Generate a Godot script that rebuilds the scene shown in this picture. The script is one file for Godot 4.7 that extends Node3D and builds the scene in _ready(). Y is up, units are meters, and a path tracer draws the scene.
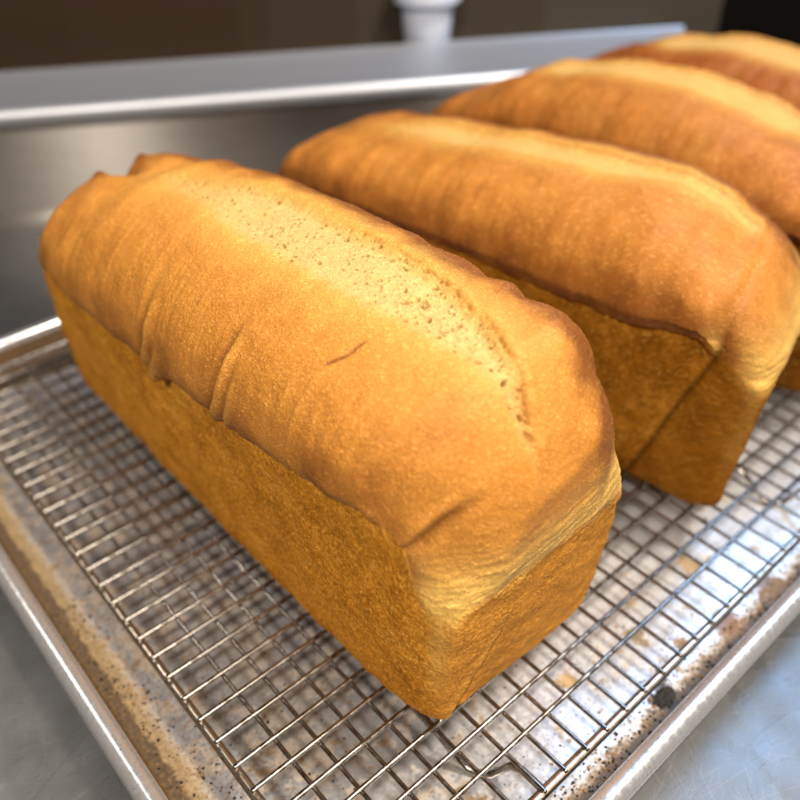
extends Node3D
# A close-up of four loaves on a wire rack in a sheet pan.  u = 12.7 mm (the rack's mesh) is the working unit.
const U := 0.0127
const FLOOR_Y := -1.7      # pan floor
const TABLE_Y := -1.78

var rng := RandomNumberGenerator.new()
var taken := {}

func _ready() -> void:
	rng.seed = 7
	_camera_and_light()
	_materials()
	_setting()
	_pan()
	_rack()
	_loaves()
	_small_things()

# ------------------------------------------------------------------ camera and light
func _camera_and_light() -> void:
	var cam := Camera3D.new()
	cam.name = "Camera3D"
	var at := CameraAttributesPhysical.new()
	at.frustum_focal_length = 24.64
	at.frustum_focus_distance = 23.6 * U
	at.frustum_near = 0.02
	at.frustum_far = 30.0
	at.exposure_aperture = 3.7
	cam.attributes = at
	cam.transform = Transform3D(Basis(Vector3(0.75108, -0.01682, 0.66), Vector3(0.41702, 0.78709, -0.45451), Vector3(-0.51183, 0.6166, 0.59818)), Vector3(-10.7798, 23.9825, 10.1229) * U)
	add_child(cam)
	cam.current = true
	var we := WorldEnvironment.new()
	we.name = "WorldEnvironment"
	var e := Environment.new()
	e.background_mode = Environment.BG_COLOR
	e.background_color = Color(0.19, 0.18, 0.17)
	e.background_energy_multiplier = 1.0
	e.tonemap_mode = Environment.TONE_MAPPER_LINEAR
	e.tonemap_exposure = 1.58
	e.sdfgi_enabled = true
	e.ssao_enabled = true
	e.ssil_enabled = true
	we.environment = e
	add_child(we)
	# ceiling lamps by shadows and reflections; square back lamp moved aside, front fill added
	_lamp("added_fill_lamp", "square white ceiling lamp above the loaves, towards the right", Vector3(0.56, 1.60, 0.42), Vector3(0.02, 0.06, -0.08), Vector2(0.22, 0.22), Color(1.0, 0.96, 0.90), 2.25)
	_lamp("added_fill_lamp", "long cool white ceiling lamp beyond the right end of the worktop", Vector3(1.05, 1.20, -0.40), Vector3(0.15, 0.0, -0.25), Vector2(1.1, 0.25), Color(0.60, 0.79, 1.0), 1.6)
	_lamp("added_fill_lamp", "square ceiling lamp to the left of the loaves", Vector3(-0.88, 1.30, 0.50), Vector3(0.05, 0.05, -0.1), Vector2(0.19, 0.19), Color(1.0, 0.95, 0.88), 1.75)
	_lamp("added_fill_lamp", "square ceiling lamp over the splashback behind the loaves", Vector3(0.62, 1.45, -1.25), Vector3(0.0, 0.05, -0.05), Vector2(0.3, 0.3), Color(1.0, 0.97, 0.93), 0.95)
	_lamp("added_fill_lamp", "small ceiling spot over the left end of the splashback", Vector3(-0.34, 1.45, -1.20), Vector3(0.0, 0.05, -0.05), Vector2(0.12, 0.12), Color(1.0, 0.97, 0.93), 0.27)
	_lamp("added_fill_lamp", "added square fill lamp in front of the worktop, nearest the viewer, brightening the loaf ends", Vector3(0.15, 1.35, 1.35), Vector3(0.05, 0.05, -0.05), Vector2(0.4, 0.4), Color(1.0, 0.94, 0.86), 1.3)  # added fill that brightens the near ends of the loaves

func _lamp(nm: String, label: String, pos: Vector3, target: Vector3, size: Vector2, col: Color, energy: float) -> void:
	var root := thing(nm, label, "lamp", "ceiling lamps above the worktop")
	var b := Basis.looking_at(target - pos, Vector3.UP if absf((target - pos).normalized().y) < 0.98 else Vector3.BACK)
	root.transform = Transform3D(b, pos)
	var glow := StandardMaterial3D.new()
	glow.albedo_color = Color(0.9, 0.9, 0.9)
	glow.emission_enabled = true
	glow.emission = col
	glow.emission_energy_multiplier = 1.0
	var hm := StandardMaterial3D.new()
	hm.albedo_color = Color(0.8, 0.8, 0.8)
	var d := BoxMesh.new()
	d.size = Vector3(size.x, size.y, 0.012)
	put("lamp_diffuser", d, glow, root).position = Vector3(0, 0, 0.012)
	var h := BoxMesh.new()
	h.size = Vector3(size.x + 0.05, size.y + 0.05, 0.05)
	put("lamp_housing", h, hm, root).position = Vector3(0, 0, 0.05)
	var l := AreaLight3D.new()
	l.name = "area_light"
	l.area_size = size
	l.light_color = col
	l.light_energy = energy
	l.area_range = 8.0
	l.shadow_enabled = true
	root.add_child(l)

# ------------------------------------------------------------------ small helpers
func numbered(s: String) -> String:
	if not taken.has(s):
		taken[s] = 0
		return s
	taken[s] += 1
	return "%s_%03d" % [s, taken[s]]

func thing(nm: String, label: String, category: String, group := "", kind := "") -> Node3D:
	var o := Node3D.new()
	o.name = numbered(nm)
	tag(o, label, category, group, kind)
	add_child(o, true)
	return o

func tag(o: Node, label: String, category: String, group := "", kind := "") -> void:
	if label != "": o.set_meta("label", label)
	if category != "": o.set_meta("category", category)
	if group != "": o.set_meta("group", group)
	if kind != "": o.set_meta("kind", kind)

func put(nm: String, m: Mesh, mat: Material, parent: Node) -> MeshInstance3D:
	var o := MeshInstance3D.new()
	var base := nm
	var k := 0
	while parent.has_node(NodePath(nm)):
		k += 1
		nm = "%s_%03d" % [base, k]
	o.name = nm
	o.mesh = m
	o.material_override = mat
	parent.add_child(o, true)
	return o

func arr_mesh(v: PackedVector3Array, n: PackedVector3Array, uv: PackedVector2Array, idx: PackedInt32Array, col := PackedColorArray()) -> ArrayMesh:
	var a := []
	a.resize(Mesh.ARRAY_MAX)
	a[Mesh.ARRAY_VERTEX] = v
	a[Mesh.ARRAY_NORMAL] = n
	if uv.size(): a[Mesh.ARRAY_TEX_UV] = uv
	if col.size(): a[Mesh.ARRAY_COLOR] = col
	a[Mesh.ARRAY_INDEX] = idx
	var m := ArrayMesh.new()
	m.add_surface_from_arrays(Mesh.PRIMITIVE_TRIANGLES, a)
	return m

func noise(seed_: int, freq: float, oct := 1, type := FastNoiseLite.TYPE_SIMPLEX_SMOOTH) -> FastNoiseLite:
	var n := FastNoiseLite.new()
	n.seed = seed_
	n.noise_type = type
	n.frequency = freq
	n.fractal_octaves = oct
	if oct == 1: n.fractal_type = FastNoiseLite.FRACTAL_NONE
	return n

func noise_tex(seed_: int, freq: float, oct: int, size: int, ramp: Gradient = null, as_normal := false, bump := 4.0) -> NoiseTexture2D:
	var t := NoiseTexture2D.new()
	t.width = size
	t.height = size
	t.seamless = true
	t.noise = noise(seed_, freq, oct)
	if ramp: t.color_ramp = ramp
	t.as_normal_map = as_normal
	t.bump_strength = bump
	return t

func ramp(stops: Array) -> Gradient:
	var g := Gradient.new()
	var o := PackedFloat32Array()
	var c := PackedColorArray()
	for s in stops:
		o.append(s[0])
		var v = s[1]
		c.append(v if v is Color else Color(v, v, v))
	g.offsets = o
	g.colors = c
	return g

func lerp_table(t: Array, z: float) -> float:      # pairs (z, value), z ascending
	var n := t.size()
	if z <= t[0][0]: return t[0][1]
	for i in range(1, n):
		if z <= t[i][0]:
			var f: float = (z - t[i - 1][0]) / (t[i][0] - t[i - 1][0])
			f = f * f * (3.0 - 2.0 * f)
			return lerpf(t[i - 1][1], t[i][1], f)
	return t[n - 1][1]

# a tube along points (u), radius r, closed or open with round ends
func tube(pts: PackedVector3Array, r: float, sides := 12, closed := false) -> ArrayMesh:
	var v := PackedVector3Array()
	var n := PackedVector3Array()
	var uv := PackedVector2Array()
	var ix := PackedInt32Array()
	var cnt := pts.size()
	var rings := []
	var run := 0.0
	for i in cnt:
		var a: Vector3 = pts[(i - 1 + cnt) % cnt] if closed or i > 0 else pts[i]
		var b: Vector3 = pts[(i + 1) % cnt] if closed or i < cnt - 1 else pts[i]
		var t := (b - a).normalized()
		if i > 0: run += pts[i].distance_to(pts[i - 1])
		if not closed and i == 0:
			for q in [0.0, 0.45, 0.8]:
				rings.append([pts[i] - t * r * (1.0 - q), t, r * sqrt(1.0 - (1.0 - q) * (1.0 - q)), run, -(1.0 - q)])
		rings.append([pts[i], t, r, run, 0.0])
		if not closed and i == cnt - 1:
			for q in [0.8, 0.45, 0.0]:
				rings.append([pts[i] + t * r * (1.0 - q), t, r * sqrt(1.0 - (1.0 - q) * (1.0 - q)), run, 1.0 - q])
	if closed:
		run += pts[0].distance_to(pts[cnt - 1])
		var first = rings[0]
		rings.append([first[0], first[1], first[2], run, 0.0])
	var up := Vector3.UP
	for q in rings:
		var t: Vector3 = q[1]
		var s := t.cross(up)
		if s.length() < 0.1: s = t.cross(Vector3.RIGHT)
		s = s.normalized()
		var w := s.cross(t).normalized()
		for k in sides + 1:
			var a := TAU * k / sides
			var d := s * cos(a) + w * sin(a)
			v.append((q[0] + d * q[2]) * U)
			n.append((d * (1.0 - absf(q[4])) + t * q[4]).normalized())
			uv.append(Vector2(q[3] * 0.1, float(k) / sides))
	var m := sides + 1
	for i in rings.size() - 1:
		for k in sides:
			var a := i * m + k
			ix.append_array([a, a + 1, a + m, a + 1, a + m + 1, a + m])
	return arr_mesh(v, n, uv, ix)

# sweep a profile (Vector2 list) along a straight line; P(q) gives the point for profile point q and run s
func extrude(profile: PackedVector2Array, origin: Vector3, along: Vector3, out: Vector3, s0: float, s1: float, steps := 2) -> ArrayMesh:
	var v := PackedVector3Array()
	var n := PackedVector3Array()
	var uv := PackedVector2Array()
	var ix := PackedInt32Array()
	var c := profile.size()
	var run := 0.0
	for i in c:
		var a := profile[maxi(i - 1, 0)]
		var b := profile[mini(i + 1, c - 1)]
		if i > 0: run += profile[i].distance_to(profile[i - 1])
		var t := (b - a).normalized()
		var nn := (out * -t.y + Vector3.UP * t.x)
		for k in steps:
			var s := lerpf(s0, s1, float(k) / (steps - 1))
			v.append((origin + along * s + out * profile[i].x + Vector3.UP * profile[i].y) * U)
			n.append(nn)
			uv.append(Vector2(s * 0.062, run * 0.062))
	for i in c - 1:
		for k in steps - 1:
			var a := i * steps + k
			ix.append_array([a, a + steps, a + 1, a + 1, a + steps, a + steps + 1])
	return arr_mesh(v, n, uv, ix)

# ------------------------------------------------------------------ materials
var M := {}

func steel(alb: Color, rough: float, metal := 1.0) -> StandardMaterial3D:
	var m := StandardMaterial3D.new()
	m.albedo_color = alb
	m.roughness = rough
	m.metallic = metal
	return m

func _materials() -> void:
	# brushed and scratched worktop steel
	var sz := 1024
	var im := Image.create(sz, sz, false, Image.FORMAT_L8)
	im.fill(Color(0.5, 0.5, 0.5))
	var r := RandomNumberGenerator.new()
	r.seed = 31
	for i in 4200:
		var p := Vector2(r.randf() * sz, r.randf() * sz)
		var ang := r.randfn(0.6, 0.5) if r.randf() < 0.6 else r.randf() * TAU
		var len := r.randf_range(6, 60) if r.randf() < 0.95 else r.randf_range(120, 420)
		var bend := r.randfn(0.0, 0.0015)
		var tone := 0.5 + r.randf_range(0.08, 0.42) * (1.0 if r.randf() < 0.72 else -0.7)
		for k in int(len):
			ang += bend
			p += Vector2(cos(ang), sin(ang))
			var f := sin(PI * k / len)
			var x := posmod(int(p.x), sz)
			var y := posmod(int(p.y), sz)
			im.set_pixel(x, y, Color.WHITE * lerpf(im.get_pixel(x, y).r, tone, f * 0.8))
	var scr := ImageTexture.create_from_image(im)
	var rg := Image.create(sz, sz, false, Image.FORMAT_RGB8)
	var cloud := noise(3, 0.006, 4)
	for y in sz:
		for x in sz:
			var q := im.get_pixel(x, y).r - 0.5
			var c := cloud.get_noise_2d(x, y)
			var a := clampf(0.58 + q * 0.5 + c * 0.03, 0, 1)
			rg.set_pixel(x, y, Color(a, a, a * 0.99))
	var ra := Image.create(sz, sz, false, Image.FORMAT_L8)
	for y in sz:
		for x in sz:
			ra.set_pixel(x, y, Color.WHITE * clampf(0.40 + absf(im.get_pixel(x, y).r - 0.5) * 0.5 + cloud.get_noise_2d(x + 300, y) * 0.10, 0, 1))
	var w := steel(Color(0.66, 0.66, 0.67), 1.0, 0.78)
	w.albedo_texture = ImageTexture.create_from_image(rg)
	w.roughness_texture = ImageTexture.create_from_image(ra)
	w.heightmap_enabled = true
	w.heightmap_texture = scr
	w.heightmap_scale = 0.004
	w.texture_repeat = true
	M.worktop = w
	var sp := steel(Color(0.66, 0.64, 0.62), 0.30, 0.95)
	sp.anisotropy_enabled = true
	sp.anisotropy = -1.0
	var grain := noise_tex(9, 0.02, 3, 512, ramp([[0.0, 0.93], [1.0, 1.0]]))
	sp.albedo_texture = grain
	sp.uv1_scale = Vector3(0.3, 6.0, 1)
	M.splash = sp
	M.ledge = steel(Color(0.68, 0.69, 0.72), 0.45, 0.75)
	# wires
	var wi := steel(Color(0.68, 0.665, 0.645), 0.30)
	wi.roughness_texture = noise_tex(12, 0.03, 3, 256, ramp([[0.2, 0.16], [0.8, 0.30]]))
	wi.roughness = 1.0
	wi.albedo_texture = noise_tex(13, 0.02, 4, 256, ramp([[0.0, Color(0.50, 0.44, 0.38)], [0.40, Color(0.95, 0.94, 0.93)], [1.0, Color(1, 1, 1)]]))
	wi.uv1_triplanar = true
	wi.uv1_scale = Vector3(22, 22, 22)
	M.wire = wi
	var fr: StandardMaterial3D = wi.duplicate()
	fr.albedo_color = Color(0.84, 0.80, 0.74)
	fr.metallic = 1.0
	fr.roughness_texture = null
	fr.roughness = 0.30
	M.frame = fr

	# bread: colour in the vertices, fine grain in textures
	var b := StandardMaterial3D.new()
	b.vertex_color_use_as_albedo = true
	b.albedo_texture = noise_tex(21, 0.06, 3, 1024, ramp([[0.0, Color(0.66, 0.60, 0.52)], [0.35, Color(0.87, 0.85, 0.82)], [0.6, Color(0.93, 0.92, 0.92)], [0.72, Color(1, 1, 1)], [1.0, Color(1, 1, 1)]]))
	b.roughness = 0.52
	b.metallic_specular = 0.28
	b.heightmap_enabled = true
	b.heightmap_texture = noise_tex(22, 0.05, 4, 1024)
	b.heightmap_scale = 0.03
	b.uv1_triplanar = true
	b.uv1_scale = Vector3(20, 20, 20)
	M.crust = b
	var c2: StandardMaterial3D = b.duplicate()
	c2.roughness = 0.75
	c2.metallic_specular = 0.3
	c2.heightmap_scale = 0.02
	M.crumb = c2
	var c3: StandardMaterial3D = b.duplicate()
	c3.roughness = 0.7
	c3.metallic_specular = 0.15
	M.side = c3
	var ch := StandardMaterial3D.new()
	ch.albedo_color = Color(0.10, 0.085, 0.075)
	ch.roughness = 0.7
	M.char = ch
	var cr := StandardMaterial3D.new()
	cr.vertex_color_use_as_albedo = true
	cr.roughness = 0.8
	M.crumbs = cr
	var wh := StandardMaterial3D.new()
	wh.albedo_color = Color(0.70, 0.73, 0.79)
	wh.roughness = 0.4
	M.white = wh

# ------------------------------------------------------------------ the setting
const BACK := Vector3(2.9, 0, -49.0)       # where worktop and splashback meet, at the left of the picture
var along := Vector3(cos(deg_to_rad(31.0)), 0, sin(deg_to_rad(31.0)))
var back := Vector3(sin(deg_to_rad(31.0)), 0, -cos(deg_to_rad(31.0)))

func _setting() -> void:
	var top := Node3D.new()
	top.name = "worktop"
	tag(top, "scratched stainless steel worktop under the sheet pan", "", "", "structure")
	add_child(top, true)
	put("steel_sheet", extrude(PackedVector2Array([Vector2(-120, TABLE_Y), Vector2(-60, TABLE_Y), Vector2(-1.2, TABLE_Y)]), BACK, along, back, -60, 90), M.worktop, top)
	var splash := Node3D.new()
	splash.name = "splashback"
	tag(splash, "low brushed steel splashback with a bright rounded ledge behind the loaves", "", "", "structure")
	add_child(splash, true)
	var pv := PackedVector2Array([Vector2(-1.2, TABLE_Y)])
	for i in 7:
		var a := (i + 1) / 7.0 * PI / 2
		pv.append(Vector2(-1.2 + 1.2 * sin(a), TABLE_Y + 1.2 - 1.2 * cos(a)))
	for i in 8: pv.append(Vector2(0.0, -0.3 + 5.4 * (i + 1) / 8.0))
	put("back_panel", extrude(pv, BACK, along, back, -60, 52, 24), M.splash, splash)
	var lp := PackedVector2Array([Vector2(0.0, 5.1), Vector2(-0.35, 5.15)])
	for i in 9:
		var a := -0.3 * PI + i / 8.0 * 0.8 * PI
		lp.append(Vector2(-0.35 - 0.62 * cos(a), 5.9 + 0.62 * sin(a)))
	lp.append_array([Vector2(0.4, 6.55), Vector2(0.7, 6.4), Vector2(1.0, 6.4), Vector2(4.6, 7.0), Vector2(4.9, 7.3), Vector2(5.1, 7.3), Vector2(5.2, 6.4), Vector2(9.0, 6.4)])
	put("rounded_ledge", extrude(lp, BACK, along, back, -60, 52, 3), M.ledge, splash)
	# dark wall behind
	var wall := Node3D.new()
	wall.name = "wall"
	tag(wall, "dark brown kitchen wall out of focus behind the splashback", "", "", "structure")
	add_child(wall, true)
	var tones := [[-80.0, 6.0, Color(0.030, 0.019, 0.012)], [6.0, 18.5, Color(0.032, 0.020, 0.013)], [18.5, 20.5, Color(0.036, 0.024, 0.016)], [20.5, 27.0, Color(0.037, 0.026, 0.018)], [27.0, 42.0, Color(0.042, 0.033, 0.024)], [42.0, 57.0, Color(0.048, 0.042, 0.034)], [57.0, 140.0, Color(0.004, 0.0036, 0.003)]]  # last panel: black sheet standing in for the dark gap past the ledge
	for t in tones:
		var m := StandardMaterial3D.new()
		m.albedo_color = (t[2] as Color).linear_to_srgb()
		m.roughness = 0.9
		m.metallic_specular = 0.1
		var bx := BoxMesh.new()
		bx.size = Vector3(t[1] - t[0] - 0.02, 110, 1.0) * U
		var o := put("wall_panel", bx, m, wall)
		var ctr: Vector3 = BACK + along * ((t[0] + t[1]) / 2) + back * (9.0 if t[0] < 56 else 14.0) + Vector3.UP * 20
		o.transform = Transform3D(Basis(along, Vector3.UP, -back), ctr * U)

# ------------------------------------------------------------------ the sheet pan
const PX0 := -8.12
const PX1 := 42.4
const PZ0 := -29.9
const PZ1 := 4.42

const STAINS := [[6.25, 3.85, 0.75, Vector3(0.018, 0.015, 0.013)], [2.9, 4.35, 0.5, Vector3(0.10, 0.045, 0.018)], [10.6, 3.6, 0.8, Vector3(0.20, 0.10, 0.04)], [12.0, 1.1, 0.6, Vector3(0.32, 0.21, 0.09)],
	[8.6, 3.1, 0.45, Vector3(0.34, 0.2, 0.08)], [4.3, 1.2, 0.45, Vector3(0.42, 0.28, 0.12)], [13.5, 3.9, 0.9, Vector3(0.16, 0.09, 0.04)], [7.6, 1.7, 0.5, Vector3(0.28, 0.20, 0.12)], [-3.5, 1.5, 0.7, Vector3(0.14, 0.09, 0.04)], [-1.2, 2.3, 0.6, Vector3(0.2, 0.12, 0.05)]]

func rounded_rect(x0: float, x1: float, z0: float, z1: float, r: float, seg: int, per_side := 1) -> PackedVector3Array:
	var p := PackedVector3Array()
	var cs := [[x1 - r, z1 - r, 0.0], [x0 + r, z1 - r, 0.5 * PI], [x0 + r, z0 + r, PI], [x1 - r, z0 + r, 1.5 * PI]]
	for i in 4:
		var c = cs[i]
		for k in seg + 1:
			var a: float = c[2] + k / float(seg) * PI / 2
			p.append(Vector3(c[0] + r * cos(a), 0, c[1] + r * sin(a)))
		if per_side > 1:
			var d = cs[(i + 1) % 4]
			var q := Vector3(d[0] + r * cos(d[2]), 0, d[1] + r * sin(d[2]))
			var s := p[p.size() - 1]
			for k in range(1, per_side): p.append(s.lerp(q, k / float(per_side)))
	return p

func _pan() -> void:
	var root := thing("sheet_pan", "worn aluminium sheet pan with baked-on brown grime under the wire rack", "baking tray")
	# unfolded stain map: u over x, v over z; the walls unfold outwards
	var W := 1664
	var H := 1216
	var ppu := 32.0
	var ox := PX0 - 1.5
	var oz := PZ0 - 1.5
	var big := noise(41, 0.35, 4)
	var mid := noise(42, 1.1, 4)
	var fine := noise(43, 4.5, 2)
	var speck := noise(44, 7.0, 1)
	var streak := noise(45, 1.0, 3)
	var da := PackedByteArray()
	da.resize(W * H * 3)
	var dr := PackedByteArray()
	dr.resize(W * H * 3)
	var silver := Vector3(0.70, 0.70, 0.72)
	var tan_ := Vector3(0.36, 0.245, 0.11)
	var brown := Vector3(0.16, 0.085, 0.03)
	var blackc := Vector3(0.02, 0.017, 0.015)
	for j in H:
		var z := oz + j / ppu
		for i in W:
			var x := ox + i / ppu
			var out := maxf(maxf(PX0 - x, x - PX1), maxf(PZ0 - z, z - PZ1))      # >0 on the walls
			var c := silver
			var rough := 0.33
			var metal := 0.58
			var b := big.get_noise_2d(x, z)
			var m := mid.get_noise_2d(x, z)
			var f := fine.get_noise_2d(x, z)
			c *= 1.0 + 0.10 * m + 0.10 * f + 0.12 * streak.get_noise_2d(x * 0.35, z * 3.0)
			# brown baked patches, thicker to the left of the first loaf
			var left := smoothstep(4.0, -3.0, x)
			c *= 1.0 - 0.45 * left  # dimmer reflections on the left put into the metal colour
			var pv := m * 0.75 + b * 0.6 + f * 0.22
			var patch := smoothstep(0.33 - 0.42 * left, 0.62 - 0.30 * left, pv)
			c = c.lerp(Vector3(0.30, 0.20, 0.10) * (1.0 + 0.4 * f), patch * (0.8 - 0.25 * left))
			metal = lerpf(metal, 0.1, patch)
			rough = lerpf(rough, 0.6, patch)
			var p2 := smoothstep(0.42, 0.7, mid.get_noise_2d(x + 40, z - 13) + 0.3 * f + 0.15 * left)
			c = c.lerp(brown, p2 * 0.8)
			metal = lerpf(metal, 0.05, p2)
			# grime along the foot of the walls
			var near_wall := -out + 0.22 * m + 0.14 * f
			var wz := 1.0 if z < PZ1 - 1.0 else 0.85
			if x < PX0 + 2.5: wz = 1.25
			var g := smoothstep(0.95 * wz, 0.45 * wz, near_wall)
			var tone := tan_ if x < PX0 + 1.6 and z < PZ1 - 1.2 else Vector3(0.19, 0.115, 0.045)
			tone *= 1.0 + 0.35 * f + 0.25 * m
			c = c.lerp(tone, g * 0.92)
			metal = lerpf(metal, 0.0, g)
			rough = lerpf(rough, 0.55, g)
			# dark brown line at the very foot of the wall
			var foot := smoothstep(0.46 if x < PX0 + 1.5 else 0.42, 0.28, -out + 0.10 * m + 0.05 * f)
			c = c.lerp(Vector3(0.075, 0.042, 0.018) * (1.0 + 0.5 * f), foot * 0.9)
			metal = lerpf(metal, 0.0, foot)
			# dark brown line where the wall rises
			var line := smoothstep(0.02, 0.12, out + 0.08 * m) * smoothstep(1.5, 0.9, out)
			c = c.lerp(brown * 0.8 * (1.0 + 0.4 * f), line * 0.95)
			metal = lerpf(metal, 0.1, line)
			# peppery specks, most along the near edge
			var edge := smoothstep(2.2, 0.4, -out) * (0.22 if x < PX0 + 2.2 else 0.9)
			var sp := speck.get_noise_2d(x, z)
			var dense := noise_gate(b, m, edge)
			if sp > 0.86 - 0.36 * dense:
				c = c.lerp(blackc.lerp(brown, smoothstep(-0.2, 0.4, f)), smoothstep(0.86 - 0.36 * dense, 0.93 - 0.36 * dense, sp))
				metal = 0.0
			# rust-brown specks in the bright strip left of the rack
			if x < PX0 + 3.2 and speck.get_noise_2d(x * 0.8 + 70, z * 0.8) > 0.45 - 0.1 * m:
				c = c.lerp(Vector3(0.24, 0.13, 0.05), 0.45)
			for st in STAINS:
				var q: float = Vector2(x - st[0], z - st[1]).length() / st[2] + 0.55 * m + 0.3 * f
				if q < 1.0:
					var a := smoothstep(1.0, 0.55, q) * 0.95
					c = c.lerp(st[3], a)
					metal = lerpf(metal, 0.0, a)
			var k := (j * W + i) * 3
			da[k] = int(255.0 * pow(clampf(c.x, 0, 1), 1 / 2.2))
			da[k + 1] = int(255.0 * pow(clampf(c.y, 0, 1), 1 / 2.2))
			da[k + 2] = int(255.0 * pow(clampf(c.z, 0, 1), 1 / 2.2))
			dr[k] = 255
			dr[k + 1] = int(255.0 * clampf(rough + 0.10 * f, 0.05, 1))
			dr[k + 2] = int(255.0 * clampf(metal, 0, 1))
	var mat := ORMMaterial3D.new()
	mat.albedo_texture = ImageTexture.create_from_image(Image.create_from_data(W, H, false, Image.FORMAT_RGB8, da))
	mat.orm_texture = ImageTexture.create_from_image(Image.create_from_data(W, H, false, Image.FORMAT_RGB8, dr))
	mat.heightmap_enabled = true
	mat.heightmap_texture = mat.albedo_texture
	mat.heightmap_scale = 0.015
	# inner tray: floor and walls
	var prof := [[0.0, FLOOR_Y], [0.06, FLOOR_Y + 0.02], [0.13, FLOOR_Y + 0.09], [0.18, FLOOR_Y + 0.25], [0.22, -0.9], [0.27, -0.4], [0.33, 0.05]]
	var v := PackedVector3Array()
	var n := PackedVector3Array()
	var uv := PackedVector2Array()
	var ix := PackedInt32Array()
	var base := rounded_rect(PX0, PX1, PZ0, PZ1, 1.3, 8, 12)
	var cnt := base.size()
	var nor := PackedVector3Array()
	for i in cnt:
		var t := base[(i + 1) % cnt] - base[(i - 1 + cnt) % cnt]
		nor.append(Vector3(t.z, 0, -t.x).normalized())
	var run := 0.0
	for q in prof.size():
		if q > 0: run += Vector2(prof[q][0], prof[q][1]).distance_to(Vector2(prof[q - 1][0], prof[q - 1][1]))
		var a = prof[maxi(q - 1, 0)]
		var b = prof[mini(q + 1, prof.size() - 1)]
		var t := Vector2(b[0] - a[0], b[1] - a[1]).normalized()
		for i in cnt + 1:
			var k := i % cnt
			v.append((base[k] + nor[k] * prof[q][0] + Vector3.UP * prof[q][1]) * U)
			n.append(Vector3.UP if q == 0 else (nor[k] * -t.y + Vector3.UP * t.x).normalized())
			var w := base[k] + nor[k] * run * 0.65
			uv.append(Vector2((w.x - ox) * ppu / W, (w.z - oz) * ppu / H))
	var m1 := cnt + 1
	for q in prof.size() - 1:
		for i in cnt:
			var a := q * m1 + i
			ix.append_array([a, a + m1, a + 1, a + 1, a + m1, a + m1 + 1])
	var cidx := v.size()
	var mid_p := Vector3((PX0 + PX1) / 2, FLOOR_Y, (PZ0 + PZ1) / 2)
	v.append(mid_p * U)
	n.append(Vector3.UP)
	uv.append(Vector2((mid_p.x - ox) * ppu / W, (mid_p.z - oz) * ppu / H))
	for i in cnt: ix.append_array([cidx, i, i + 1])
	put("pan_floor", arr_mesh(v, n, uv, ix), mat, root)
	# rolled rim and outer wall
	var rp := [[0.33, 0.05]]
	for i in 15:
		var a := PI * 0.98 - i / 14.0 * PI * 1.45
		rp.append([0.72 + 0.39 * cos(a), 0.10 + 0.39 * sin(a)])
	rp.append_array([[0.50, -0.30], [0.40, -0.5], [0.30, TABLE_Y + 0.2], [0.1, TABLE_Y + 0.02]])
	v = PackedVector3Array()
	n = PackedVector3Array()
	uv = PackedVector2Array()
	ix = PackedInt32Array()
	for q in rp.size():
		var a = rp[maxi(q - 1, 0)]
		var b = rp[mini(q + 1, rp.size() - 1)]
		var t := Vector2(b[0] - a[0], b[1] - a[1]).normalized()
		for i in cnt + 1:
			var k := i % cnt
			v.append((base[k] + nor[k] * rp[q][0] + Vector3.UP * rp[q][1]) * U)
			n.append((nor[k] * -t.y + Vector3.UP * t.x).normalized())
			uv.append(Vector2(i * 0.1, q * 0.1))
	for q in rp.size() - 1:
		for i in cnt:
			var a := q * m1 + i
			ix.append_array([a, a + m1, a + 1, a + 1, a + m1, a + m1 + 1])
	var rm := steel(Color(0.90, 0.90, 0.915), 0.34, 0.78)
	rm.albedo_texture = noise_tex(51, 0.035, 4, 1024, ramp([[0.0, Color(0.15, 0.11, 0.08)], [0.13, Color(0.30, 0.23, 0.17)], [0.16, Color(0.93, 0.92, 0.91)], [1.0, Color(1, 1, 1)]]))
	rm.roughness = 1.0
	rm.roughness_texture = noise_tex(52, 0.03, 4, 512, ramp([[0.2, 0.18], [0.8, 0.30]]))
	rm.heightmap_enabled = true
	rm.heightmap_texture = noise_tex(53, 0.02, 5, 512)
	rm.heightmap_scale = 0.0025
	rm.uv1_triplanar = true
	rm.uv1_scale = Vector3(14, 14, 14)
	put("rolled_rim", arr_mesh(v, n, uv, ix), rm, root)

func noise_gate(b: float, m: float, edge: float) -> float:
	return clampf(0.25 + 0.5 * b + 0.3 * m, 0, 1) * 0.55 + edge * (0.55 + 0.5 * b)

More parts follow.
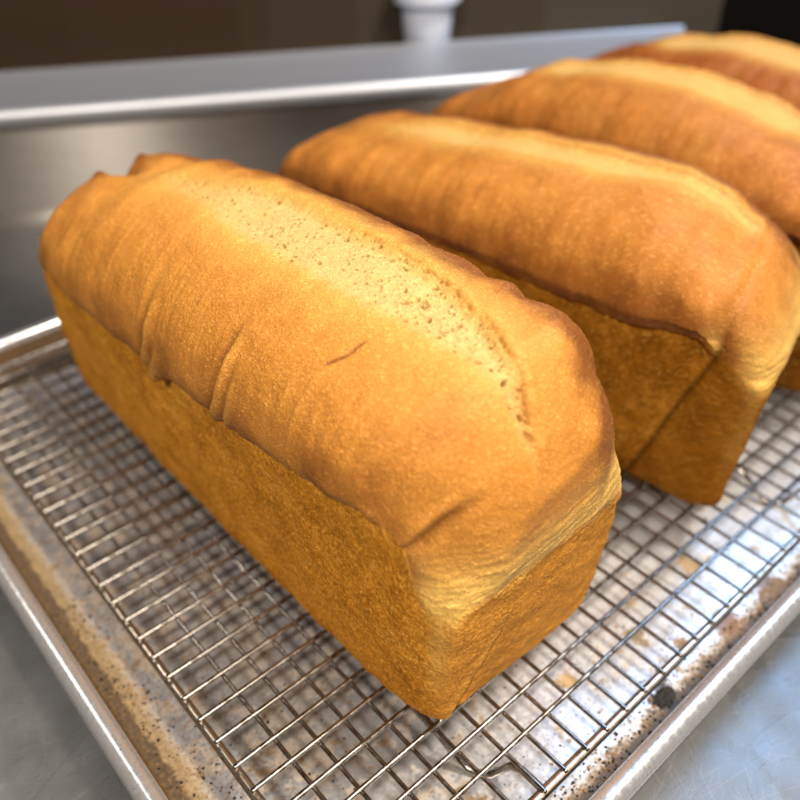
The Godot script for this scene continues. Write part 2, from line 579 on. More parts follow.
# ------------------------------------------------------------------ the wire rack
func _rack() -> void:
	var root := thing("wire_rack", "steel wire cooling rack with square mesh under the loaves", "cooling rack")
	var x0 := -6.40
	var x1 := 40.6
	var z1 := 3.63
	var z0 := -29.2
	put("frame_rod", tube(rounded_rect_at(x0, x1, z0, z1, 1.3, -0.36), 0.17, 16, true), M.frame, root)
	var wl := z1 - z0
	var cross := tube(PackedVector3Array([Vector3(x0 - 0.03, 0, 0), Vector3(x0 + 0.5, 0, 0), Vector3((x0 + x1) / 2, 0, 0), Vector3(x1 + 0.03, 0, 0)]), 0.084, 12)
	for k in range(-4, 27):
		var z := -2.0 - k * 1.028
		var o := put("cross_wire", cross, M.wire, root)
		o.position = Vector3(0, rng.randfn(0, 0.012), z + rng.randfn(0, 0.012)) * U
		o.rotation.y = rng.randfn(0, 0.0006)
	var longw := tube(PackedVector3Array([Vector3(0, -0.155, z0 - 0.03), Vector3(0, -0.155, z0 + 0.5), Vector3(0, -0.155, -14), Vector3(0, -0.155, z1 - 0.5), Vector3(0, -0.16, z1 + 0.05)]), 0.076, 12)
	for k in 45:
		var o := put("long_wire", longw, M.wire, root)
		o.position = Vector3(-5.0 + k + rng.randfn(0, 0.012), rng.randfn(0, 0.008), 0) * U
		o.rotation.y = rng.randfn(0, 0.0006)
	# bent feet that hold the rack off the pan
	for fx in [-0.95, 17.0, 34.0]:
		for fz in [0.55, -26.5]:
			var pts := PackedVector3Array()
			var sgn := 1.0 if fz > -10 else -1.0
			for q in [[0.0, -0.30, -1.9], [0.0, -0.34, -0.9], [0.02, -0.45, -0.35], [0.08, -0.75, 0.0], [0.18, -1.2, 0.3], [0.3, -1.5, 0.62], [0.5, -1.58, 1.0], [0.75, -1.5, 1.3], [0.95, -1.1, 1.55], [1.02, -0.6, 1.8], [1.04, -0.32, 2.2], [1.04, -0.30, 2.9]]:
				pts.append(Vector3(fx + q[0], q[1], fz + sgn * q[2] * 1.0))
			put("support_leg", tube(pts, 0.13, 10), M.wire, root)

func rounded_rect_at(x0: float, x1: float, z0: float, z1: float, r: float, y: float) -> PackedVector3Array:
	var p := rounded_rect(x0, x1, z0, z1, r, 8, 4)
	for i in p.size(): p[i].y = y
	return p

# ------------------------------------------------------------------ the loaves
func _loaves() -> void:
	var specs := [
		{"label": "front loaf of golden bread with a wide pale open split along its top", "pos": Vector3(1.9, 0.09, 0.4), "yaw": 0.0, "na": 760, "nb": 470, "nc": 150, "seed": 100, "hero": true,
			"len": 24.6, "shoulder": [[-25, 7.0], [-21, 7.2], [-18, 7.2], [-13.5, 7.45], [-10, 7.75], [-6.2, 8.1], [-2.8, 8.5], [-1.5, 8.75], [-1.0, 8.5], [-0.5, 6.9], [0, 6.5]], "crest": [[-25, 10.8], [-22, 11.2], [-19, 11.9], [-14, 12.5], [-8, 12.6], [-1, 12.4]],
			"sl": [[-21, 0.0], [-15.5, -0.95], [-11.5, -1.4], [-7.6, -1.35], [-5.2, -1.25], [-3.5, -1.0], [-1.6, -0.95], [0, -0.85], [1.0, -0.75]], "sr": [[-21, 0.1], [-15.5, 0.5], [-12.5, 1.2], [-9, 1.25], [-6.3, 1.3], [-4.4, 1.1], [-2.5, 0.65], [-0.9, 0.1], [0.2, -0.35], [1.0, -0.6]],
			"open": [[-20.0, 0.0], [-15.0, 0.55], [-11.5, 1.0], [0.2, 1.0], [1.1, 0.0]], "tl": 2.1, "browner_shaded": 0.0, "skew": 0.0, "flat": 0.0, "wide": 1.0},
		{"label": "second loaf from the front, brown flank and narrow seam split near its crest", "pos": Vector3(16.2, 0.07, 0.85), "yaw": 0.05, "na": 360, "nb": 260, "nc": 40, "seed": 200, "hero": false,
			"len": 26.5, "shoulder": [[-26, 6.6], [-22, 7.2], [-14, 7.4], [-5, 7.6], [-1.5, 8.0], [-0.5, 7.2], [0, 6.8]], "crest": [[-27, 8.9], [-24, 9.6], [-18.5, 10.2], [-13, 10.8], [-9, 11.1], [-5, 11.2], [-3, 10.9], [-1, 10.2], [0, 9.6]],
			"sl": [[-23, -0.4], [-18, -0.9], [-10, -0.7], [-5, 0.1], [0, 0.9]], "sr": [[-23, -0.2], [-18, 1.0], [-10, 1.1], [-5, 1.2], [-2, 1.25], [0, 1.2]],
			"open": [[-23.0, 0.0], [-18.0, 0.8], [-4, 0.8], [-0.5, 0.2], [0.8, 0.0]], "tl": 2.1, "browner_shaded": 0.55, "skew": 0.27, "flat": 1.0, "wide": 1.0},
		{"label": "third loaf from the front, half hidden behind the second loaf, pale broad split", "pos": Vector3(25.9, 0.07, -0.3), "yaw": 0.02, "na": 300, "nb": 220, "nc": 30, "seed": 300, "hero": false, "browner_shaded": 0.85,
			"len": 25.0, "shoulder": [[-25, 6.8], [-20, 7.4], [-10, 7.6], [0, 7.6]], "crest": [[-25, 8.9], [-20, 10.7], [-15, 11.4], [-11, 11.5], [-8, 11.2], [-5, 10.7], [0, 9.8]],
			"sl": [[-22, -0.3], [-17, -0.9], [-8, -0.7], [0, 0.0]], "sr": [[-22, 0.3], [-17, 1.7], [-8, 1.7], [0, 0.8]],
			"open": [[-22.0, 0.0], [-18.0, 0.75], [-3, 0.75], [0.5, 0.0]], "tl": 2.1, "skew": 0.0, "flat": 1.0, "wide": 1.0},
		{"label": "farthest loaf, only its blurred pale top and dark brown flank in view", "pos": Vector3(36.2, 0.07, -0.2), "yaw": 0.0, "na": 240, "nb": 180, "nc": 30, "seed": 400, "hero": false,
			"len": 24.5, "shoulder": [[-25, 6.6], [-10, 7.2], [0, 7.4]], "crest": [[-25, 8.8], [-20, 10.1], [-15, 10.7], [-10, 10.5], [-5, 10.2], [0, 9.8]],
			"sl": [[-22, -0.3], [-17, -1.3], [-8, -1.3], [0, 0.0]], "sr": [[-22, 0.3], [-17, 1.7], [-8, 1.9], [0, 0.8]],
			"open": [[-22.0, 0.0], [-18.0, 0.85], [-3, 0.85], [0.5, 0.0]], "tl": 2.1, "browner_shaded": 1.45, "skew": 0.0, "flat": 1.0, "wide": 1.0},
	]
	for s in specs:
		var root := thing("bread_loaf", s.label, "bread", "loaves of tin bread cooling in a row on the rack")
		root.position = s.pos * U
		root.rotation.y = s.yaw
		_loaf(root, s)

# control points of one cross-section, from the middle of the base clockwise over the left flank, the crest and the right flank
func section(ys: float, yc: float, w: float, ov: float, yr: float, fl: float) -> PackedVector2Array:
	var d := yc - ys
	var o := 3.86 * w
	return PackedVector2Array([
		Vector2(0, 0.02), Vector2(-2.0 * w, 0.02), Vector2(-3.05 * w, 0.05), Vector2(-3.45 * w, 0.28), Vector2(-3.62 * w, 0.9), Vector2(-3.72 * w, 2.4), Vector2(-3.80 * w, 4.4), Vector2(-3.86 * w, ys - 1.1), Vector2(-3.86 * w, ys - 0.45), Vector2(-3.85 * w, ys - 0.12),
		Vector2(-o - 0.20 * ov, ys + 0.02), Vector2(-o - 0.42 * ov, ys + 0.35), Vector2(-o - 0.50 * ov, ys + d * 0.20), Vector2(-3.78 * w - 0.34 * ov, ys + d * (0.44 + 0.08 * fl)), Vector2(-3.30 * w - 0.1 * ov, ys + d * (0.68 + 0.10 * fl)), Vector2(-2.35 * w, ys + d * (0.86 + 0.07 * fl)), Vector2(-1.2 * w, ys + d * (0.965 + 0.02 * fl)), Vector2(0, yc), Vector2(1.2 * w, ys + d * 1.01), Vector2(2.2 * w, ys + d * 0.985), Vector2(3.05 * w, ys + d * 0.86), Vector2(3.62 * w, yr + (yc - yr) * 0.60), Vector2(4.02 * w + 0.08 * ov, yr + (yc - yr) * 0.32), Vector2(4.2 * w + 0.12 * ov, yr + (yc - yr) * 0.06), Vector2(4.24 * w, yr - 0.35),
		Vector2(4.28 * w, yr - 0.85), Vector2(4.33 * w, yr - 1.6), Vector2(4.40 * w, 4.4), Vector2(4.38 * w, 2.4), Vector2(4.15 * w, 0.9), Vector2(3.75 * w, 0.28), Vector2(3.2 * w, 0.05), Vector2(2.0 * w, 0.02)])

func _loaf(root: Node3D, s: Dictionary) -> void:
	var hero: bool = s.hero
	var na: int = s.na
	var nb: int = s.nb
	var nc: int = s.nc
	var L: float = s.len
	var sd: int = s.seed
	var rows := nc + nb + nc
	# sample points along the section: segment index and weights, spread by length (fewer on the hidden base)
	var ref := section(7.8, 12.3, 1.0, 1.0, 7.5, 0.0)
	var cn := ref.size()
	var cum := PackedFloat32Array([0.0])
	for i in cn:
		var le := ref[i].distance_to(ref[(i + 1) % cn])
		if maxf(ref[i].y, ref[(i + 1) % cn].y) < 0.1: le *= 0.15
		elif ref[i].x > 3.0 and ref[i].y < 8.0: le *= 0.45
		cum.append(cum[i] + le)
	var seg := PackedInt32Array()
	var fr := PackedFloat32Array()
	var q := 0
	for k in na:
		var tpos := cum[cn] * k / na
		while q < cn - 1 and cum[q + 1] < tpos: q += 1
		seg.append(q)
		fr.append((tpos - cum[q]) / (cum[q + 1] - cum[q]))
	var nlow := noise(sd + 1, 0.16, 2)
	var nwr := noise(sd + 2, 1.0, 3)
	var nmid := noise(sd + 3, 0.9, 3)
	var nfine := noise(sd + 4, 5.0, 3)
	var ncol := noise(sd + 5, 0.45, 4)
	var nspk := noise(sd + 6, 11.0, 1)
	var ngrain := noise(sd + 7, 6.0, 2)
	var ncell := noise(sd + 8, 2.6, 1, FastNoiseLite.TYPE_CELLULAR)
	ncell.cellular_return_type = FastNoiseLite.RETURN_DISTANCE2_SUB
	var center := Vector2(0, 5.0)
	var sk: float = s.skew
	var ysn := lerp_table(s.shoulder, -0.3)
	var ysf := lerp_table(s.shoulder, -L + 0.5)
	var pos := PackedVector3Array()
	pos.resize(rows * na)
	var capr := PackedFloat32Array()      # how far in on an end face (0 at the body)
	capr.resize(rows * na)
	# pass 1: the base shape
	for r in rows:
		var zmid: float
		if r < nc: zmid = -0.5
		elif r < nc + nb: zmid = lerpf(-0.5, -L + 0.5, float(r - nc) / (nb - 1))
		else: zmid = -L + 0.5
		var ys := lerp_table(s.shoulder, zmid) + 0.10 * nwr.get_noise_2d(zmid * 1.6, 50.0) + 0.05 * nwr.get_noise_2d(zmid * 5.0, 80.0)
		var yc := lerp_table(s.crest, zmid)
		var w: float = s.wide * (1.0 + 0.012 * nlow.get_noise_2d(zmid * 2.0, 9.0))
		var ov := lerpf(0.0, 1.0, smoothstep(-0.5, -1.5, zmid)) * lerpf(0.3, 1.0, smoothstep(-L + 0.5, -L + 2.5, zmid))
		var cp := section(ys, yc, w, ov, lerpf(7.4, 8.0, smoothstep(-3.0, -0.5, zmid)), s.flat)
		for k in na:
			var i := seg[k]
			var t := fr[k]
			var p: Vector2 = cp[i].cubic_interpolate(cp[(i + 1) % cn], cp[(i - 1 + cn) % cn], cp[(i + 2) % cn], t)
			var dv := p - center
			var dl := dv.length()
			# how the ends are rounded at this point of the outline
			var near := r < nc
			var hn := smoothstep(ysn - 1.5, ysn + 3.0, p.y)
			var hf := smoothstep(ysf - 1.5, ysf + 3.0, p.y)
			var Tn := lerpf(1.9, lerpf(s.tl, 2.25, smoothstep(0.2, 3.4, p.x)), hn)
			var Tf := lerpf(0.9, 2.6, hf)
			var z: float
			if near or r >= nc + nb:
				var rho := float(r) / nc if near else float(rows - 1 - r) / nc
				var hi := hn if near else hf
				var T := Tn if near else Tf
				var D := minf(lerpf(0.75, lerpf(s.tl * 1.5, 2.6, smoothstep(0.2, 3.4, p.x)) if near else 3.6, hi), dl * 0.8)
				var K := lerpf(2.0, 1.42 if near else 1.75, hi)
				var del := (1.0 - rho) * dl
				var inset := 0.0
				if del < D:
					inset = T * (1.0 - pow(maxf(0.0, 1.0 - pow(1.0 - del / D, K)), 1.0 / K))
				rho = 1.0 - pow(1.0 - rho, 1.8)
				del = (1.0 - rho) * dl
				if del < D:
					inset = T * (1.0 - pow(maxf(0.0, 1.0 - pow(1.0 - del / D, K)), 1.0 / K))
				p = center + dv * rho
				z = near_face(p, ysn, sk) - inset if near else -L - far_face(p, ysf) + inset
				capr[r * na + k] = clampf(del, 0, 1)
			else:
				z = lerpf(near_face(p, ysn, sk) - Tn, -L - far_face(p, ysf) + Tf, float(r - nc) / (nb - 1))
			if p.x < 0.0: p.x *= 1.0 - 0.065 * smoothstep(-5.5, 0.3, z)
			pos[r * na + k] = Vector3(p.x, p.y, z)
	# pass 2: normals of the base shape
	var nor := grid_normals(pos, rows, na)
	# pores in the open split
	var pores := {}
	var pr := RandomNumberGenerator.new()
	pr.seed = sd
	if hero:
		for i in 430:
			var z := pr.randf_range(-19.0, 0.9)
			var a := lerp_table(s.sl, z)
			var b := lerp_table(s.sr, z)
			var x := lerpf(a + 0.15, b + 0.1, pow(pr.randf(), 0.8))
			var big := pr.randf() < 0.16
			add_pore(pores, Vector2(x, z), pr.randf_range(0.06, 0.115) if big else pr.randf_range(0.03, 0.055), pr.randf_range(0, PI), pr.randf_range(0.35, 0.9))
		add_pore(pores, Vector2(-0.45, 0.55), 0.30, 1.15, 0.35)
		add_pore(pores, Vector2(0.05, -4.1), 0.17, 0.6, 0.5)
		add_pore(pores, Vector2(-0.15, -4.5), 0.12, 0.6, 0.5)
		add_pore(pores, Vector2(0.5, -10.6), 0.14, 0.6, 0.7)
		add_pore(pores, Vector2(0.95, -3.2), 0.13, 0.9, 0.5)
		add_pore(pores, Vector2(0.1, -0.6), 0.14, 0.9, 0.6)
		add_pore(pores, Vector2(0.85, -8.9), 0.11, 0.9, 0.6)
	# pass 3: relief and colour
	var col := PackedColorArray()
	col.resize(rows * na)
	var mask := PackedByteArray()          # 0 side crust, 1 top crust, 2 open crumb
	mask.resize(rows * na)
	var out := PackedVector3Array()
	out.resize(rows * na)
	var brown_shade: float = s.browner_shaded
	var crust := Vector3(0.57, 0.240, 0.043).lerp(Vector3(0.37, 0.128, 0.022), brown_shade)
	var dark := Vector3(0.20, 0.062, 0.014).lerp(Vector3(0.17, 0.050, 0.015), brown_shade)
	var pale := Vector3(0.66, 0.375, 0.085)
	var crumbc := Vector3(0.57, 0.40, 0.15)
	var sidec := Vector3(0.67, 0.290, 0.030).lerp(Vector3(0.13, 0.038, 0.002), brown_shade)  # rear sides: browner crust plus shade between loaves put into the colour
	var sided := Vector3(0.37, 0.135, 0.010).lerp(Vector3(0.05, 0.013, 0.001), brown_shade)
	for r in rows:
		for k in na:
			var id := r * na + k
			var p := pos[id]
			var n := nor[id]
			var ys := lerp_table(s.shoulder, clampf(p.z, -L, 0)) if k % 4 == 0 or true else 0.0
			var top := smoothstep(ys - 0.25, ys + 0.1, p.y)
			var lo := nlow.get_noise_3dv(p)
			var md := nmid.get_noise_3dv(p)
			var fi := nfine.get_noise_3dv(p)
			var co := ncol.get_noise_3dv(p)
			var gr := ngrain.get_noise_3dv(p)
			var sp := nspk.get_noise_3dv(p)
			var h := 0.10 * lo + 0.028 * md + 0.010 * fi
			var c: Vector3
			var onend := smoothstep(0.15, 0.7, n.z)
			if top > 0.0:
				# wrinkles that run across the loaf, strongest low on the flanks
				var flank := smoothstep(-1.4, -3.2, p.x) + 0.6 * smoothstep(2.6, 3.8, p.x)
				var wr := nwr.get_noise_3d(p.x * 0.14, p.y * 0.12, p.z * 0.6)
				h += top * (0.02 + (0.035 + 0.09 * brown_shade) * flank) * wr
				c = crust
				var shade := 0.0
				# darker, redder brown low on the right flank and at the far end, paler towards the split
				shade += 1.1 * smoothstep(1.15, 2.6, p.x + 0.35 * co) + (0.46 + 0.35 * brown_shade) * smoothstep(ys + 2.3, ys + 0.1, p.y) * smoothstep(0.4, -1.2, p.z) + 0.70 * smoothstep(-L + 6.0, -L + 0.8, p.z) * smoothstep(ys + 1.5, ys + 3.0, p.y)
				shade += co * 0.55 + wr * 0.30 * flank - 0.05
				shade += 0.10 * smoothstep(-1.6, 0.0, p.z)
				c = c.lerp(dark, clampf(shade, 0.0, 0.92)).lerp(pale, clampf(-shade * 0.35, 0.0, 0.5))
				# the split
				var zc := clampf(p.z, -L, 1.0)
				var a := lerp_table(s.sl, zc)
				var b := lerp_table(s.sr, zc)
				var opn := lerp_table(s.open, zc)
				var onTop := smoothstep(ys + 1.8, ys + 2.6, p.y) 
				var jag := 0.12 * nwr.get_noise_2d(p.z * 1.3, 7.0) + 0.03 * md
				var dl := p.x - a + jag
				var dr := b - p.x + jag
				var ins := minf(dl, dr)
				var halo := smoothstep(-1.25 if dl < dr else -1.3, 0.5, ins + 0.25 * co) * smoothstep(1.2, -1.5, p.z) * onTop * smoothstep(-L + 2.0, -L + 7.0, p.z)
				c = c.lerp(pale, clampf(halo * (0.55 + 0.45 * opn), 0, 1) * (0.80 if hero else 0.75))
				var inside := smoothstep(-0.12, 0.6 if dl < dr else 0.5, ins) * opn * onTop
				if inside > 0.001 or (hero and ins > -0.15):
					var web := 1.0 - absf(nmid.get_noise_3d(p.x * 2.6, p.y, p.z * 1.7)) * 2.2
					var web2 := 1.0 - absf(nfine.get_noise_3d(p.x * 0.8 + 9.0, p.y, p.z * 0.55)) * 2.4
					h += inside * (-0.18 - 0.08 * smoothstep(0.8, 0.1, dr) + 0.028 * web + 0.008 * web2 + 0.004 * fi)
					var cell := ncell.get_noise_3d(p.x, p.y * 0.5, p.z * 0.8) + 1.0
					var wall := smoothstep(0.30, 0.02, cell) * smoothstep(-11.0, -3.0, p.z) if hero else 0.0
					h += inside * (0.04 * wall - 0.012)
					var cc := crumbc * (0.97 + 0.05 * web2 + 0.05 * gr)
					cc *= 1.0 + 0.10 * wall - 0.03
					cc = cc.lerp(Vector3(0.66, 0.40, 0.11), clampf(0.3 - 0.5 * web + 0.4 * co, 0, 0.6))
					c = c.lerp(cc, inside * (0.95 if hero else 0.6))
					if hero:
						var pit := pore_depth(pores, Vector2(p.x, p.z))
						h -= 0.18 * pit * clampf(inside * 2.0, 0, 1)
						c = c.lerp(Vector3(0.22, 0.12, 0.03), pit * 0.65 * clampf(inside * 2.0, 0, 1))  # brown stands in for the darkness deep in the pores
				# lip on the right of the split, with a crack under it
				if onTop > 0.0:
					var lip := exp(-pow((p.x - b - 0.22) / 0.22, 2.0)) * opn * onTop
					h += (0.10 + 0.05 * smoothstep(-9.0, -4.0, p.z)) * lip * (0.7 + 0.6 * md)
					var crk := exp(-pow((p.x - b + jag * 0.5 + 0.02) / 0.055, 2.0)) * opn * onTop * smoothstep(-0.25, 0.35, nwr.get_noise_2d(p.z * 1.1, 31.0) + (0.0 if hero else 0.5)) * (smoothstep(-9.0, -5.0, p.z) if hero else 1.0)
					h -= 0.07 * crk
					c = c.lerp(Vector3(0.33, 0.14, 0.03), crk * 0.7)  # shadow line of the crack put into the colour
				if inside > 0.5: mask[id] = 2
				else: mask[id] = 1
				if hero: 
					var hf := hero_features(p, ys)
					h += hf.x
					c = c.lerp(dark * 0.8, clampf(hf.y, 0, 0.8))
					c = c.lerp(pale, clampf(hf.z, 0, 0.8))
				# blister specks
				if sp > 0.42 and mask[id] == 1:
					var f := smoothstep(0.42, 0.66, sp)
					h += 0.012 * f
					c = c.lerp(c * 1.25 + Vector3(0.09, 0.075, 0.03), f * 0.85)
				c *= 1.0 + 0.10 * gr + 0.08 * md + (0.10 + 0.16 * brown_shade) * wr * flank
			if top < 1.0:
				var cs := sidec.lerp(sided, clampf(0.26 + (0.55 + 0.5 * brown_shade) * co + 0.35 * md + 0.25 * smoothstep(1.8, 0.2, p.y), 0, 0.9))
				cs = cs.lerp(pale * lerpf(0.85, 0.4, brown_shade), clampf(-co * 0.55 - 0.12 + 0.25 * gr, 0, 0.4))
				var g2 := nspk.get_noise_3d(p.x * 0.8, p.y * 0.5, p.z * 0.8)
				cs *= 1.0 + 0.30 * gr + 0.34 * g2 + 0.14 * fi
				if g2 + 0.5 * gr > 0.4: cs = cs.lerp(Vector3(0.74, 0.43, 0.11) * lerpf(1.0, 0.4, brown_shade), smoothstep(0.4, 0.8, g2 + 0.5 * gr) * 0.6)
				h += (1.0 - top) * (0.011 * gr + 0.03 * md + 0.008 * g2)
				if sd == 200 and p.x < 0.0:
					var zc3 := -3.9 + 0.36 * p.y + 0.12 * lo
					var cr := exp(-pow((p.z - zc3) / 0.11, 2.0)) * smoothstep(-0.2, 0.8, p.y)
					h -= 0.12 * cr - 0.05 * smoothstep(zc3 - 0.1, zc3 - 0.5, p.z)
					cs = cs.lerp(sided * 0.4, cr * 0.8).lerp(sided, 0.45 * smoothstep(zc3 + 0.05, zc3 + 0.25, p.z))
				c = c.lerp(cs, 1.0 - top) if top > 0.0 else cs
				mask[id] = 0 if top < 0.5 else mask[id]
			# near end: pale stretched band under the dome, pale upright edges, seam low on the face
			if p.z > -2.2:
				var band_y := ysn + 0.1 + 0.05 * p.x + 0.25 * nwr.get_noise_2d(p.x * 0.8, 3.0)
				var bd := p.y - band_y
				var strand := nmid.get_noise_3d(p.x * 0.5, p.y * 3.4 - p.x * 0.5, p.z)
				var band := exp(-pow(bd / ((1.25 if bd > 0.0 else 0.5) + 0.2 * md), 2.0)) * onend
				var ed := smoothstep(0.22, 0.50, n.z) * smoothstep(1.0, 0.72, n.z) * smoothstep(1.2, 4.5, p.y) * smoothstep(7.4, 6.4, p.y) * smoothstep(0.5, -0.5, p.x)
				c = c.lerp(Vector3(0.76, 0.48, 0.13) * (1.0 + 0.15 * gr + 0.12 * strand), clampf(band * 0.9 + ed * (0.85 if hero else 0.15), 0, 0.97))
				h += band * (0.07 * strand + 0.03)
				if hero:
					var below := smoothstep(band_y - 0.3, band_y - 1.0, p.y) * onend
					c = c.lerp(Vector3(0.58, 0.265, 0.045) * (1.0 + 0.25 * gr + 0.25 * co + 0.25 * sp), below * 0.85)
					var sx := -2.6 + 0.32 * p.y + 0.05 * p.y * p.y * 0.3
					var seam := exp(-pow((p.x - sx) / 0.13, 2.0)) * smoothstep(4.2, 2.0, p.y) * onend
					h -= 0.16 * seam
					c = c.lerp(sided, seam * 0.5)
					var sl2 := exp(-pow((p.x - sx + 0.34) / 0.22, 2.0)) * smoothstep(5.4, 3.0, p.y) * onend
					c = c.lerp(pale * 0.9, sl2 * 0.5)
					h += 0.06 * sl2
			col[id] = Color(maxf(c.x, 0.004), maxf(c.y, 0.003), maxf(c.z, 0.002))
			out[id] = p + n * h
	# pass 4: final normals, meshes split by part
	var fn := grid_normals(out, rows, na)
	for i in out.size(): out[i] *= U
	var names := ["side_crust", "top_crust", "open_crumb"]
	var mats := [M.side, M.crust, M.crumb]
	for part in 3:
		var map := PackedInt32Array()
		map.resize(rows * na)
		map.fill(-1)
		var v := PackedVector3Array()
		var nn := PackedVector3Array()
		var cc := PackedColorArray()
		var ix := PackedInt32Array()
		for r in rows - 1:
			for k in na:
				var a := r * na + k
				if mask[a] != part: continue
				var b := r * na + (k + 1) % na
				var quad: Array[int] = [a, b, a + na, b + na]
				for id in quad:
					if map[id] < 0:
						map[id] = v.size()
						v.append(out[id])
						nn.append(fn[id])
						cc.append(col[id])
				ix.append(map[a])
				ix.append(map[a + na])
				ix.append(map[b])
				ix.append(map[b])
				ix.append(map[a + na])
				ix.append(map[b + na])
		if v.size(): put(names[part], arr_mesh(v, nn, PackedVector2Array(), ix, cc), mats[part], root)

# how far the end faces stand out at a height: pan draft below, bulging dome above
func near_face(p: Vector2, ys: float, skew := 0.0) -> float:
	var y := p.y
	var plan := 1.0 - 0.35 * pow(absf(p.x) / 4.3, 2.6)
	var cx := (p.x + 1.3) / 4.2
	return 0.12 * minf(y, 7.5) * (0.55 + 0.45 * plan) + 0.14 * smoothstep(ys - 0.5, ys + 3.0, y) * maxf(0.0, 1.0 - cx * cx) - skew * (p.x + 3.7)

func far_face(p: Vector2, ys: float) -> float:
	return 0.05 * minf(p.y, ys) - 0.25 * smoothstep(ys, ys + 2.5, p.y)

func grid_normals(p: PackedVector3Array, rows: int, na: int) -> PackedVector3Array:
	var n := PackedVector3Array()
	n.resize(rows * na)
	for r in rows:
		var r0 := maxi(r - 1, 0) * na
		var r1 := mini(r + 1, rows - 1) * na
		var rr := r * na
		for k in na:
			var kp := k + 1 if k + 1 < na else 0
			var km := k - 1 if k > 0 else na - 1
			n[rr + k] = (p[rr + kp] - p[rr + km]).cross(p[r1 + k] - p[r0 + k]).normalized()
		if r == 0 or r == rows - 1:
			for k in na: n[rr + k] = Vector3(0, 0, 1 if r == 0 else -1)
	return n

func add_pore(d: Dictionary, c: Vector2, r: float, ang: float, flat: float) -> void:
	for i in range(floori((c.x - r) * 2.0), floori((c.x + r) * 2.0) + 1):
		for j in range(floori((c.y - r) * 2.0), floori((c.y + r) * 2.0) + 1):
			var key := Vector2i(i, j)
			if not d.has(key): d[key] = []
			d[key].append([c, r, Vector2(cos(ang), sin(ang)), flat])

func pore_depth(d: Dictionary, p: Vector2) -> float:
	var key := Vector2i(floori(p.x * 2.0), floori(p.y * 2.0))
	var most := 0.0
	if d.has(key):
		for q in d[key]:
			var e: Vector2 = p - q[0]
			var ax: Vector2 = q[2]
			var u := e.dot(ax)
			var w: float = e.dot(Vector2(-ax.y, ax.x)) / q[3]
			var t: float = (u * u + w * w) / (q[1] * q[1])
			if t < 1.0: most = maxf(most, sqrt(1.0 - t) if q[1] > 0.05 else 1.0 - t)
	return most

# creases that belong to the front loaf: (height, darkening, paleness)
func hero_features(p: Vector3, ys: float) -> Vector3:
	var h := 0.0
	var dk := 0.0
	var pl := 0.0
	if p.x < 0.0:
		var up := p.y - ys
		# two raised wrinkles and the blob that hangs over the edge
		for f in [[-13.6, 1.1, 0.10, 0.20, 2.6], [-12.75, 0.9, 0.16, 0.24, 1.0], [-8.95, 1.15, 0.15, 0.20, 2.9], [-8.2, 1.0, 0.05, 0.16, 2.2]]:
			var zc: float = f[0] + f[1] * up * 0.55 - 0.10 * up * up
			var win := smoothstep(f[4] + 0.8, f[4] - 0.6, up) * smoothstep(-0.3, 0.25, up)
			var e: float = (p.z - zc) / f[3]
			h += f[2] * exp(-e * e) * win
			h -= f[2] * 0.7 * exp(-pow(e + 1.5, 2.0)) * win
			dk += 0.5 * exp(-pow(e + 1.5, 2.0)) * win
			pl += 0.35 * exp(-e * e) * win
		# blob
		var bl := exp(-(pow((p.z + 12.9) / 0.38, 2.0) + pow((up - 0.25) / 0.5, 2.0)))
		h += 0.26 * bl
		pl += 0.25 * bl
		# fine crack across the flank
		var zc2 := -4.6 + (p.x + 2.95) * 0.48 + 0.05 * sin(p.x * 7.0)
		var cw := smoothstep(-3.05, -2.8, p.x) * smoothstep(-1.8, -2.1, p.x)
		var ck := exp(-pow((p.z - zc2) / 0.055, 2.0)) * cw * smoothstep(8.0, 9.0, p.y)
		h -= 0.07 * ck
		dk += 0.9 * ck
		# fold at the near left corner
		var zf := -0.5 + 0.58 * (p.y - 8.5)
		var fw := smoothstep(8.0, 8.5, p.y) * smoothstep(10.2, 9.1, p.y)
		var ef := (p.z - zf) / 0.20
		h -= 0.16 * exp(-ef * ef) * fw
		h += 0.12 * exp(-pow(ef + 1.8, 2.0)) * fw
		dk += 0.40 * exp(-ef * ef) * fw
	# lumps along the right ridge that make the uneven outline
	if p.x > 1.5:
		var l := smoothstep(2.0, 3.4, p.x)
		h += l * 0.15 * sin(p.z * 3.1 + 0.7 * sin(p.z * 1.7)) * smoothstep(-9.0, -3.0, p.z)
	# torn notches at the far end of the crest
	if p.z < -18.5:
		var e1 := exp(-(pow((p.x + 0.05) / 0.55, 2.0) + pow((p.z + 22.6) / 1.6, 2.0)))
		h -= 0.75 * e1
		var e2 := exp(-(pow((p.x + 0.95) / 0.22, 2.0) + pow((p.z + 22.4) / 0.6, 2.0)))
		var e3 := exp(-(pow((p.x - 0.95) / 0.25, 2.0) + pow((p.z + 22.4) / 0.6, 2.0)))
		h += 0.20 * (e2 + e3)
		dk += 0.9 * (e2 + e3)
	return Vector3(h, dk, pl)

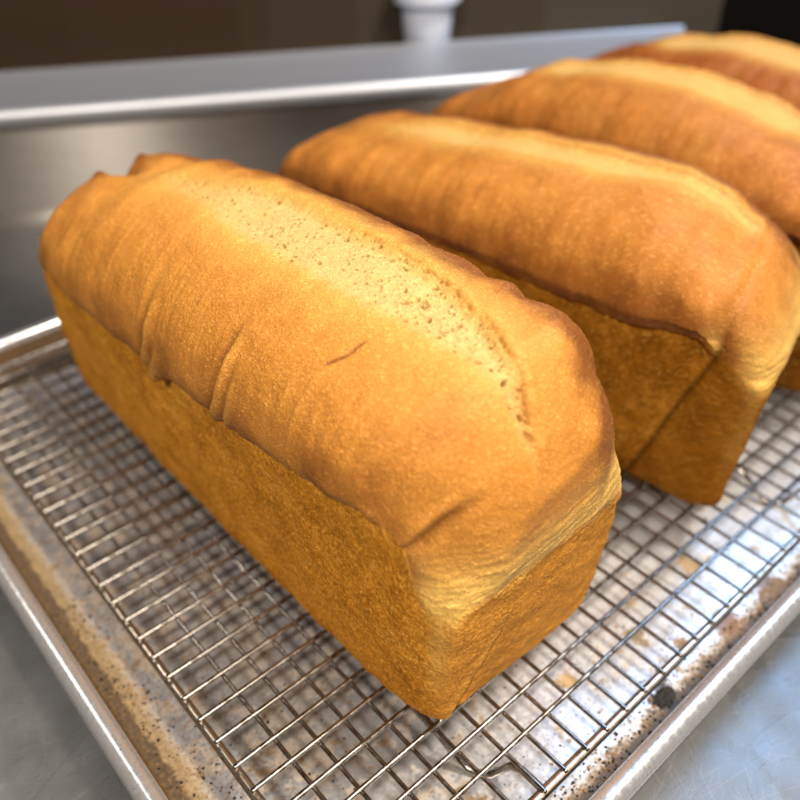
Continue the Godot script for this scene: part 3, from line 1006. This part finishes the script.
# ------------------------------------------------------------------ small things
func _small_things() -> void:
	# burnt lump on the pan floor by the near rim
	var st := SphereMesh.new()
	var lump := lumpy(Vector3(0.42, 0.075, 0.26), 61, 0.7, 40, 60)
	var o := put("burnt_crumb", lump, M.char, self)
	o.position = Vector3(6.25, FLOOR_Y + 0.03, 3.85) * U
	tag(o, "black burnt lump on the pan floor between rack and near rim", "crumb")
	# loose crumbs: nobody could count them
	var mm := MultiMesh.new()
	mm.transform_format = MultiMesh.TRANSFORM_3D
	mm.use_colors = true
	mm.mesh = lumpy(Vector3(0.05, 0.035, 0.045), 62, 0.4, 6, 8)
	var r := RandomNumberGenerator.new()
	r.seed = 5
	var list := []
	for i in 1500:
		var p: Vector3
		var q := r.randf()
		if q < 0.45: p = Vector3(r.randf_range(-2, 16), 0, PZ1 - absf(r.randfn(0, 0.55)) - 0.05)
		elif q < 0.75: p = Vector3(PX0 + absf(r.randfn(0, 1.1)) + 0.05, 0, r.randf_range(-14, 3.5))
		else: p = Vector3(r.randf_range(-6, 16), 0, r.randf_range(-8, 4))
		if p.z > PZ1 - 0.1 or p.x < PX0 + 0.1: continue
		p.y = FLOOR_Y + 0.015
		var sc := r.randf_range(0.25, 1.0) * (1.0 if r.randf() < 0.85 else 1.6)
		var dk := r.randf() < 0.6
		list.append([Transform3D(Basis.from_euler(Vector3(0, r.randf() * TAU, 0)).scaled(Vector3.ONE * sc), p * U), Color(0.02, 0.016, 0.012) if dk else Color(0.30, 0.17, 0.06)])
	mm.instance_count = list.size()
	for i in list.size():
		mm.set_instance_transform(i, list[i][0])
		mm.set_instance_color(i, list[i][1])
	var mi := MultiMeshInstance3D.new()
	mi.name = "crumbs"
	mi.multimesh = mm
	mi.material_override = M.crumbs
	tag(mi, "scattered burnt and brown crumbs on the pan floor", "crumbs", "", "stuff")
	add_child(mi, true)
	# white tub on the ledge, far out of focus
	var tub := thing("plastic_tub", "small white plastic tub with a wider lid standing on the ledge", "tub")
	tub.position = (BACK + along * 32.3 + back * 7.0 + Vector3.UP * 6.42) * U
	put("tub_body", lathe([[0.0, 0.0], [1.55, 0.0], [1.65, 0.15], [1.95, 3.0], [1.95, 3.3]]), M.white, tub)
	put("tub_lid", lathe([[2.0, 3.25], [2.45, 3.3], [2.5, 3.5], [2.45, 4.3], [2.2, 4.45], [0.0, 4.5]]), M.white, tub)

func lathe(prof: Array, sides := 32) -> ArrayMesh:
	var v := PackedVector3Array()
	var n := PackedVector3Array()
	var ix := PackedInt32Array()
	for i in prof.size():
		var a = prof[maxi(i - 1, 0)]
		var b = prof[mini(i + 1, prof.size() - 1)]
		var t := Vector2(b[0] - a[0], b[1] - a[1]).normalized()
		for k in sides + 1:
			var g := TAU * k / sides
			v.append(Vector3(prof[i][0] * cos(g), prof[i][1], prof[i][0] * sin(g)) * U)
			n.append(Vector3(t.y * cos(g), -t.x, t.y * sin(g)).normalized())
	for i in prof.size() - 1:
		for k in sides:
			var a := i * (sides + 1) + k
			ix.append_array([a, a + 1, a + sides + 1, a + 1, a + sides + 2, a + sides + 1])
	return arr_mesh(v, n, PackedVector2Array(), ix)

func lumpy(size: Vector3, sd: int, amt: float, rings := 24, sides := 36) -> ArrayMesh:
	var nz := noise(sd, 1.6, 3)
	var p := PackedVector3Array()
	for i in rings + 1:
		var th := PI * i / rings
		for k in sides:
			var g := TAU * k / sides
			var d := Vector3(sin(th) * cos(g), cos(th), sin(th) * sin(g))
			p.append(d * size * (1.0 + amt * nz.get_noise_3dv(d * 1.3)))
	var nn := grid_normals(p, rings + 1, sides)
	var ix := PackedInt32Array()
	for i in rings:
		for k in sides:
			var a := i * sides + k
			var b := i * sides + (k + 1) % sides
			ix.append_array([a, a + sides, b, b, a + sides, b + sides])
	for i in p.size():
		if nn[i].dot(p[i]) < 0: nn[i] = -nn[i]
	for k in sides:
		nn[k] = Vector3.UP
		nn[rings * sides + k] = Vector3.DOWN
	for i in p.size(): p[i] *= U
	return arr_mesh(p, nn, PackedVector2Array(), ix)
